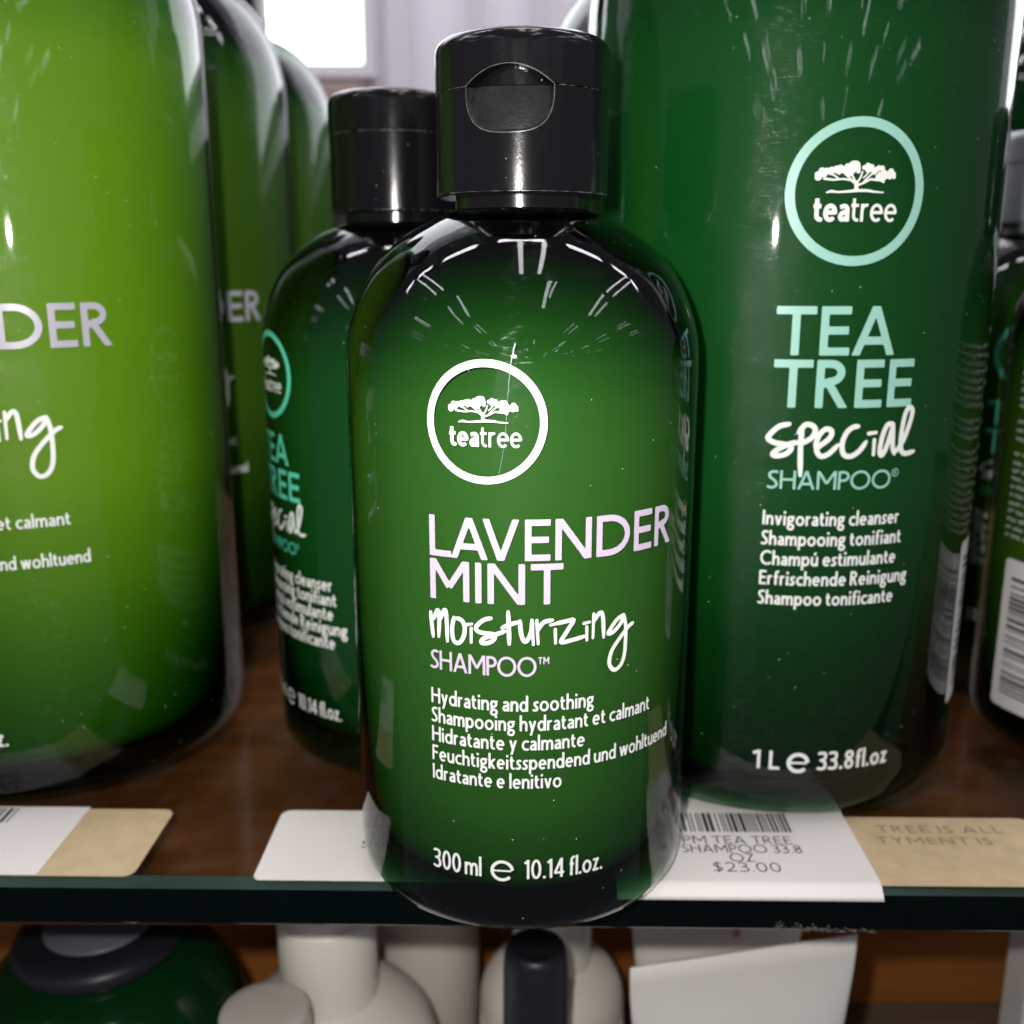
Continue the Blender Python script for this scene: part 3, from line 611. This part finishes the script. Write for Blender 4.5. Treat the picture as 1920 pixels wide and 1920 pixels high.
# centre bottle
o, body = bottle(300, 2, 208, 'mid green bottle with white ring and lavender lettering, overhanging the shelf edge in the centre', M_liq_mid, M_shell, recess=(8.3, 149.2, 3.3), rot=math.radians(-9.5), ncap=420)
label_lavender(body, 35.1, 0, 1.0, ZL300, M_white, M_lav, .105)
# one long handling scratch running down through the emblem
M_scratch = principled('scratched_plastic', (.30, .42, .36), .3, .6)
rr = random.Random(12); sg = []
P = catmull([(-1.5, 113.6), (-2.3, 109.4), (-2.8, 103), (-3.3, 96.8), (-3.9, 93), (-4.3, 91.2)], 9)
sg += segs_of([(p[0]+rr.uniform(-.06, .06), p[1], .018+.08*max(0, (p[1]-104)/10)**1.5+.02*rr.random()) for p in P], 0, None, False)
on_cyl('scratch', field_mesh(sg, .04), 35.1, M_scratch, body, 0, .02)
# big bottles at the left
ZL1 = dict(ring=140.5, t1=108.7, t2=98.4, script=88.7, sh=80.9, l1=73.4, dl=4.7, vol=16.5)
GB = None
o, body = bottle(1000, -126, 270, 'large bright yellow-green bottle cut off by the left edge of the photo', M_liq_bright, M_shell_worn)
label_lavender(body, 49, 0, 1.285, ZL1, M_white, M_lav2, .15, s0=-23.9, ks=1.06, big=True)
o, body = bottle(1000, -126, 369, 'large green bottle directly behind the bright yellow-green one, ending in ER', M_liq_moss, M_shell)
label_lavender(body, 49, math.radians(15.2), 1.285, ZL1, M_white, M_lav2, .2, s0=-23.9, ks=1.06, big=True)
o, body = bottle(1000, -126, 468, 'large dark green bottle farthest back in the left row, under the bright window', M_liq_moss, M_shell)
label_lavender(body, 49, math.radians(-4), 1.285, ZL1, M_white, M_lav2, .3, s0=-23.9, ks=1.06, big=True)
# small dark bottle behind the centre one
ZS300 = dict(ring=100.3, t1=78.4, t2=69.6, script=61.6, sh=56.0, l1=48.6, dl=3.75, vol=14.6)
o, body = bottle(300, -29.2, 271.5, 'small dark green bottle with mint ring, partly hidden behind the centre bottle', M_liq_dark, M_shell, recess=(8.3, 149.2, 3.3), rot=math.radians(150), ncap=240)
label_special(body, 35.1, math.radians(-59.6), .752, ZS300, M_teal, .13, s0=-10.9, ks=1.07, big=False)
# big dark bottle right of centre
ZS1 = dict(ring=140.5, t1=108.2, t2=97.3, script=87.0, sh=79.8, l1=71.8, dl=4.5, vol=14.3)
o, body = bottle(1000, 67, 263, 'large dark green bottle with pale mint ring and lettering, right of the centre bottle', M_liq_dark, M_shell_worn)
label_special(body, 49, 0, 1.0, ZS1, M_mint, .125)
# side print and white barcode sticker wrapping round its right flank
def side_print(body, R, s0, s1, z0, z1, pitch, ink, w=.35, g=.3, seed=1, frac=.7):
    rr = random.Random(seed); sg = []; z = z1
    while z > z0:
        s = s0; e = s0+(s1-s0)*(frac+(1-frac)*rr.random())
        while s < e:
            l = 1.2+rr.random()*4; 
            pts = [(s+q*l/4, z+(rr.random()-.5)*w*1.6) for q in range(5)]
            sg += segs_of(pts, w); s += l+.9
        z -= pitch*(1.0 if rr.random() > .12 else 1.9)
    on_cyl('side_print', field_mesh(sg, g), R, ink, body)
def sticker(body, R, s0, s1, z0, z1, parent_name='barcode_sticker', seed=2, bars=True, g=1.0):
    V, F = [], []
    n = 24; zz = [z0, z0+1, z1-1, z1]
    for j, z in enumerate(zz):
        for i in range(n+1): V.append((s0+(s1-s0)*i/n+(0 if 0 < j < 3 else (1 if i == 0 else -1 if i == n else 0)), z))
    for j in range(3):
        for i in range(n): F.append((j*(n+1)+i, j*(n+1)+i+1, (j+1)*(n+1)+i+1, (j+1)*(n+1)+i))
    st = on_cyl(parent_name, (V, F), R, M_paper, body, 0, .10)
    rr = random.Random(seed); V, F = [], []; z = z0+4
    while z < z1-5:
        t = rr.choice((.3, .3, .5, .5, .9, 1.2)); b = len(V)
        a0, a1 = s0+3, s1-3
        for q in range(13): V += [(a0+(a1-a0)*q/12, z), (a0+(a1-a0)*q/12, z+t)]
        for q in range(12): F.append((b+2*q, b+2*q+2, b+2*q+3, b+2*q+1))
        z += t+rr.choice((.4, .6, .9, 1.4))
    on_cyl('barcode_bars', (V, F), R, M_black_ink, st, 0, .16)
M_paper = principled('white_sticker_paper', (.72, .71, .70), .55, .3)
side_print(body, 49, 52, 80, 50, 112, 3.1, M_grey_ink, .55, .3, 3)
sticker(body, 49, 44.5, 70, 22, 63)
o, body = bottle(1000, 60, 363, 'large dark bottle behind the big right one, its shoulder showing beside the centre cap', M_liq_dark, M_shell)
# right edge
o, body = bottle(300, 172, 342, 'small moss green bottle with teal ring in the gap at the right edge', M_liq_moss, M_shell, capmat=M_capgrey)
label_special(body, 35.1, math.radians(-26.5), .752, ZS300, M_teal, .16, s0=-10.9, ks=1.0, big=False)
o, body = bottle(300, 166.5, 268, 'green bottle showing fine print and a white barcode label, at the right edge', M_liq_moss, M_shell)
side_print(body, 35.1, -52, 20, 55, 106, 2.15, M_grey_ink, .42, .22, 5, .9)
sticker(body, 35.1, -50, -8, 10, 51, seed=7)
o, body = bottle(1000, 226, 446, 'large dark bottle at the back by the right window, mostly hidden', M_liq_dark, M_shell)

# ---------------------------------------------------------------- shelf tags
M_tagwhite = principled('white_tag_card', (.80, .75, .73), .6, .25, noise=(40, .03))
M_tagtan = principled('tan_tag_card', (.57, .43, .26), .7, .2, noise=(190, .22))
def card_mesh(x0, x1, y0, y1, r=(2.5, 2.5, 2.5, 2.5), t=.25, drop=None):
    """rounded card, corner radii bl br tr tl; thickness t"""
    P = []
    for (cx, cy, q, a) in ((x0, y0, r[0], 180), (x1, y0, r[1], 270), (x1, y1, r[2], 0), (x0, y1, r[3], 90)):
        if q <= 0: P.append((cx, cy)); continue
        ccx = cx+q if cx == x0 else cx-q; ccy = cy+q if cy == y0 else cy-q
        P += [(ccx+q*math.cos(math.radians(a+i*15)), ccy+q*math.sin(math.radians(a+i*15))) for i in range(7)]
    n = len(P)
    V = [(x*MM, y*MM, 0) for x, y in P]+[(x*MM, y*MM, t*MM) for x, y in P]
    F = [tuple(range(n-1, -1, -1)), tuple(range(n, 2*n))]+[(i, (i+1) % n, n+(i+1) % n, n+i) for i in range(n)]
    return mesh(V, F)
def barcode(x0, x1, y0, y1, seed):
    rr = random.Random(seed); V, F = [], []; x = x0
    while x < x1:
        t = rr.choice((.35, .35, .6, .9)); b = len(V)
        V += [(x, y0), (x+t, y0), (x+t, y1), (x, y1)]; F.append((b, b+1, b+2, b+3)); x += t+rr.choice((.35, .5, .8))
    return V, F
def tag_text(lines, g=.16, w=.17):
    sg = []
    for t, xc, y, cap, wid in lines: sg += line_segs(t, xc-wid/2, y, cap, w, wid, .14)
    return field_mesh(sg, g)
G_TAG = 'price tags along the shelf edge'
def tagthing(label, x, y, z=0.05, rz=YAW):
    return empty('price_tag', (x, y, z), rz, label, 'price tag', G_TAG)
# left: white label stuck over a tan card
o = tagthing('white price tag beside a tan strip at the left edge, under the bright bottle', -80.8, 194.4)
link('tan_card', card_mesh(-56, 0, 0, 27.4, (2, 2.5, 2.5, 2)), M_tagtan, o, smooth=False)
w_ = link('white_label', card_mesh(-58, -20.6, -.1, 27.9, (0, 0, 0, 0), .12), M_tagwhite, o, smooth=False); w_.location = (0, 0, .3*MM)
on_plane('barcode', barcode(-52, -36.5, 20.5, 27, 3), .20, M_black_ink, w_)
on_plane('lettering', tag_text([('SHAMPOO', -44, 16.0, 2.6, 12.5)]), .20, M_black_ink, w_)
# middle
o = tagthing('plain white price tag with rounded corner left of the centre bottle', -55.0, 193.2)
w_ = link('white_label', card_mesh(0, 62, 0, 28.3, (1.5, 2, 2, 2.5)), M_tagwhite, o, smooth=False)
on_plane('barcode', barcode(20.5, 44, 20.5, 27, 4), .31, M_black_ink, w_)
on_plane('lettering', tag_text([('TEA TREE', 33.4, 15.9, 3.1, 23.5), ('SHAMPOO 10.14', 33.4, 12.3, 3.1, 24.6), ('OZ', 33.4, 8.7, 3.1, 6)]), .31, M_black_ink, w_)
# right: white label partly over a tan card
o = tagthing('tan printed card at the right shelf edge, partly covered by a white tag', 70, 190.9)
c_ = link('tan_card', card_mesh(0, 51.5, .3, 27.6, (2, 2.5, 4, 2)), M_tagtan, o, smooth=False)
on_plane('lettering', tag_text([('TREE IS ALL', 28, 20.8, 3.1, 29), ('TYMENT IS', 25, 16.0, 3.0, 26)], .2, .24), .31, M_faint_ink, c_)
o = tagthing('white price tag with a price under the big right bottle, folded over the edge', 22, 192.4, .38)
w_ = link('white_label', card_mesh(0, 55.5, 0, 42, (1.5, 0, 1.5, 1.5), .22), M_tagwhite, o, smooth=False)
# its front margin bends down over the bevel
V = [(x*MM, y*MM, z*MM) for x in (0, 55.3) for y, z in ((0, .22), (-1.3, .0), (-2.6, -1.2), (-3.2, -2.1), (-3.4, -2.1), (-2.8, -1.2), (-1.4, -.2), (0, 0))]
link('folded_margin', mesh(V, [(i, i+1, i+9, i+8) for i in range(7)]), M_tagwhite, o)
cx = 28.8
on_plane('barcode', barcode(cx-13, cx+12.5, 19.3, 27.5, 5), .29, M_black_ink, w_)
on_plane('lettering', tag_text([('PM TEA TREE', cx-.3, 14.3, 3.2, 24.5), ('SHAMPOO 33.8', cx, 10.7, 3.2, 26.4), ('OZ', cx-.6, 7.2, 3.2, 5.4), ('$23.00', cx-.3, 3.4, 3.5, 14.5)], .14, .16), .29, M_black_ink, w_)

# ---------------------------------------------------------------- things on the lower shelf
FL = -163.5
M_wp = principled('white_bottle_plastic', (.88, .83, .75), .35, .4, noise=(18, .04))
M_wp2 = principled('white_tube_plastic', (.88, .84, .79), .45, .3, noise=(25, .04))
M_clear = principled('frosted_grey_cap', (.60, .56, .51), .25, .5, noise=(60, .1))
M_dkgreen = principled('dark_green_bottle_plastic', (.002, .030, .007), .14, .5, noise=(30, .3))
M_charcoal = principled('charcoal_cap', (.014, .014, .020), .38, .4, noise=(80, .3), bump=(700, .12, .0002))
M_greydisc = principled('grey_disc_cap', (.13, .13, .155), .4, .4, noise=(200, .15))
M_redink = principled('pink_red_ink', (.60, .25, .24), .5, .3)
def low(name, x, y, label, cat, group=None): return empty(name, (x, y, FL), 0, label, cat, group)
H = -FL
# dark green bottle with black dome and grey disc
o = low('round_bottle', -118, 258, 'dark green bottle with black shoulder and grey disc cap, below the shelf at far left', 'bottle')
link('body', lathe([(0, 0), (36, 0), (40, 4), (40, 60)]+[tuple(v) for v in catmull([(40, 60), (39.6, 72), (37, 83), (32, 92), (26, 98), (20, 101)], 5)], 64), M_dkgreen, o)
c_ = link('collar', lathe([(21, 99.5), (23, 101.5), (23.8, 103.5), (22.5, 106), (19, 107.4), (15.3, 107.6)], 64), M_charcoal, o)
link('disc', lathe([(14, 100), (14.9, 104), (14.9, 107.9), (14.2, 108.5)], 48), M_greydisc, o)
# white bottle with cap
o = low('white_bottle', -52.5, 256, 'white round bottle with a pale cap, below the shelf left of centre', 'bottle')
link('body', lathe([(0, 0), (28, 0), (31, 3), (31, 60)]+[tuple(v) for v in catmull([(31, 60), (30.4, 70), (27, 78.5), (20, 84.5), (14, 87)], 5)], 64), M_wp, o)
link('cap', lathe([(13.7, 85), (13.9, 86), (13.9, 112), (13.4, 113.5)], 64), M_wp, o)
link('cap_top', lathe([(12.6, 113.4), (12.9, 113.8), (12.9, 126), (11.5, 127.5)], 64), M_clear, o)
o = low('small_jar', -63.5, 226, 'small bottle with round frosted cap in front of the white bottle', 'bottle')
link('body', lathe([(0, 0), (13, 0), (14, 2), (14, 85)], 48), M_wp, o)
link('cap', lathe([(11.2, 85), (11.6, 87), (11.6, 103), (11.3, 104.4), (10.6, 105), (8, 105.3), (2, 105.5)], 64), M_clear, o)
o = low('white_canister', -30, 316, 'tall plain white cylinder standing behind the white bottle', 'container')
link('body', lathe([(0, 0), (18, 0), (18.6, 1), (18.6, 138), (17.5, 139.5)], 64), M_wp, o)
# second white bottle with neck and dark nozzle bottle in front
o = low('white_bottle', 12.5, 280, 'white round bottle behind the charcoal nozzle, below the centre bottle', 'bottle')
link('body', lathe([(0, 0), (20, 0), (22.6, 3), (22.6, 62)]+[tuple(v) for v in catmull([(22.6, 62), (22, 70), (19, 76), (15, 79), (12.3, 80)], 5)], 64), M_wp, o)
link('cap', lathe([(12, 79), (12.2, 80), (12.2, 108), (11.6, 109.5)], 64), M_wp, o)
o = low('nozzle_bottle', 6.4, 240, 'small bottle with charcoal nozzle cap, in front of the white bottle below centre', 'bottle')
link('body', lathe([(0, 0), (13, 0), (14, 2), (14, 60), (9, 68)], 48), M_charcoal, o)
link('nozzle', lathe([(8.9, 66), (9.0, 68), (8.7, 108), (8.3, 111.5), (7.6, 113.2), (6.6, 113.6), (6.0, 113.2), (3.0, 113.0)], 48), M_charcoal, o)
# white tube standing on its cap, crimped end up
def tube_mesh(w, h, d0, n=40, crimp=8, slant=0.0):
    """soft squeeze tube: oval at the cap end, flat crimped seam at the top"""
    V = []; F = []; zs = np.linspace(0, h, 18)
    for z in zs:
        t = min(1, z/(h-crimp)); hw = (w*.34+(w*.5-w*.34)*t**.8); hd = max(.5, d0*.5*(1-t**1.6))
        for k in range(n):
            a = 2*math.pi*k/n; x = hw*math.copysign(abs(math.cos(a))**.8, math.cos(a))
            V.append((x*MM, hd*math.sin(a)*MM, (z+slant*x*z/h)*MM))
    for i in range(len(zs)-1):
        for k in range(n): F.append((i*n+k, i*n+(k+1) % n, (i+1)*n+(k+1) % n, (i+1)*n+k))
    F.append(tuple(range(n-1, -1, -1))); F.append(tuple((len(zs)-1)*n+k for k in range(n)))
    return mesh(V, F)
o = low('squeeze_tube', 61.5, 238, 'white squeeze tube with flat crimped end up, its top edge slanting', 'tube')
t_ = link('body', tube_mesh(60, 96, 26, slant=.17), M_wp2, o); t_.location = (0, 0, 17*MM)
link('cap', lathe([(15, 0), (16, 1), (16, 16), (15, 17)], 48), M_wp2, o)
o = low('squeeze_tube', 66, 290, 'second white tube right behind the slanting one, with a small pink mark', 'tube')
t_ = link('body', tube_mesh(56, 80, 26), M_wp2, o); t_.location = (0, 0, 17*MM)
link('cap', lathe([(15, 0), (16, 1), (16, 16), (15, 17)], 48), M_wp2, o)
link('printed_mark', box(4.0, 6.2, -5.2, -5.0, 66, 78), M_redink, t_, smooth=False)
o = link('white_carton', box(152, 205, 262, 275, FL, -18, .6), M_wp2, smooth=False); tag(o, 'white carton cut off by the right edge below the shelf', 'box')
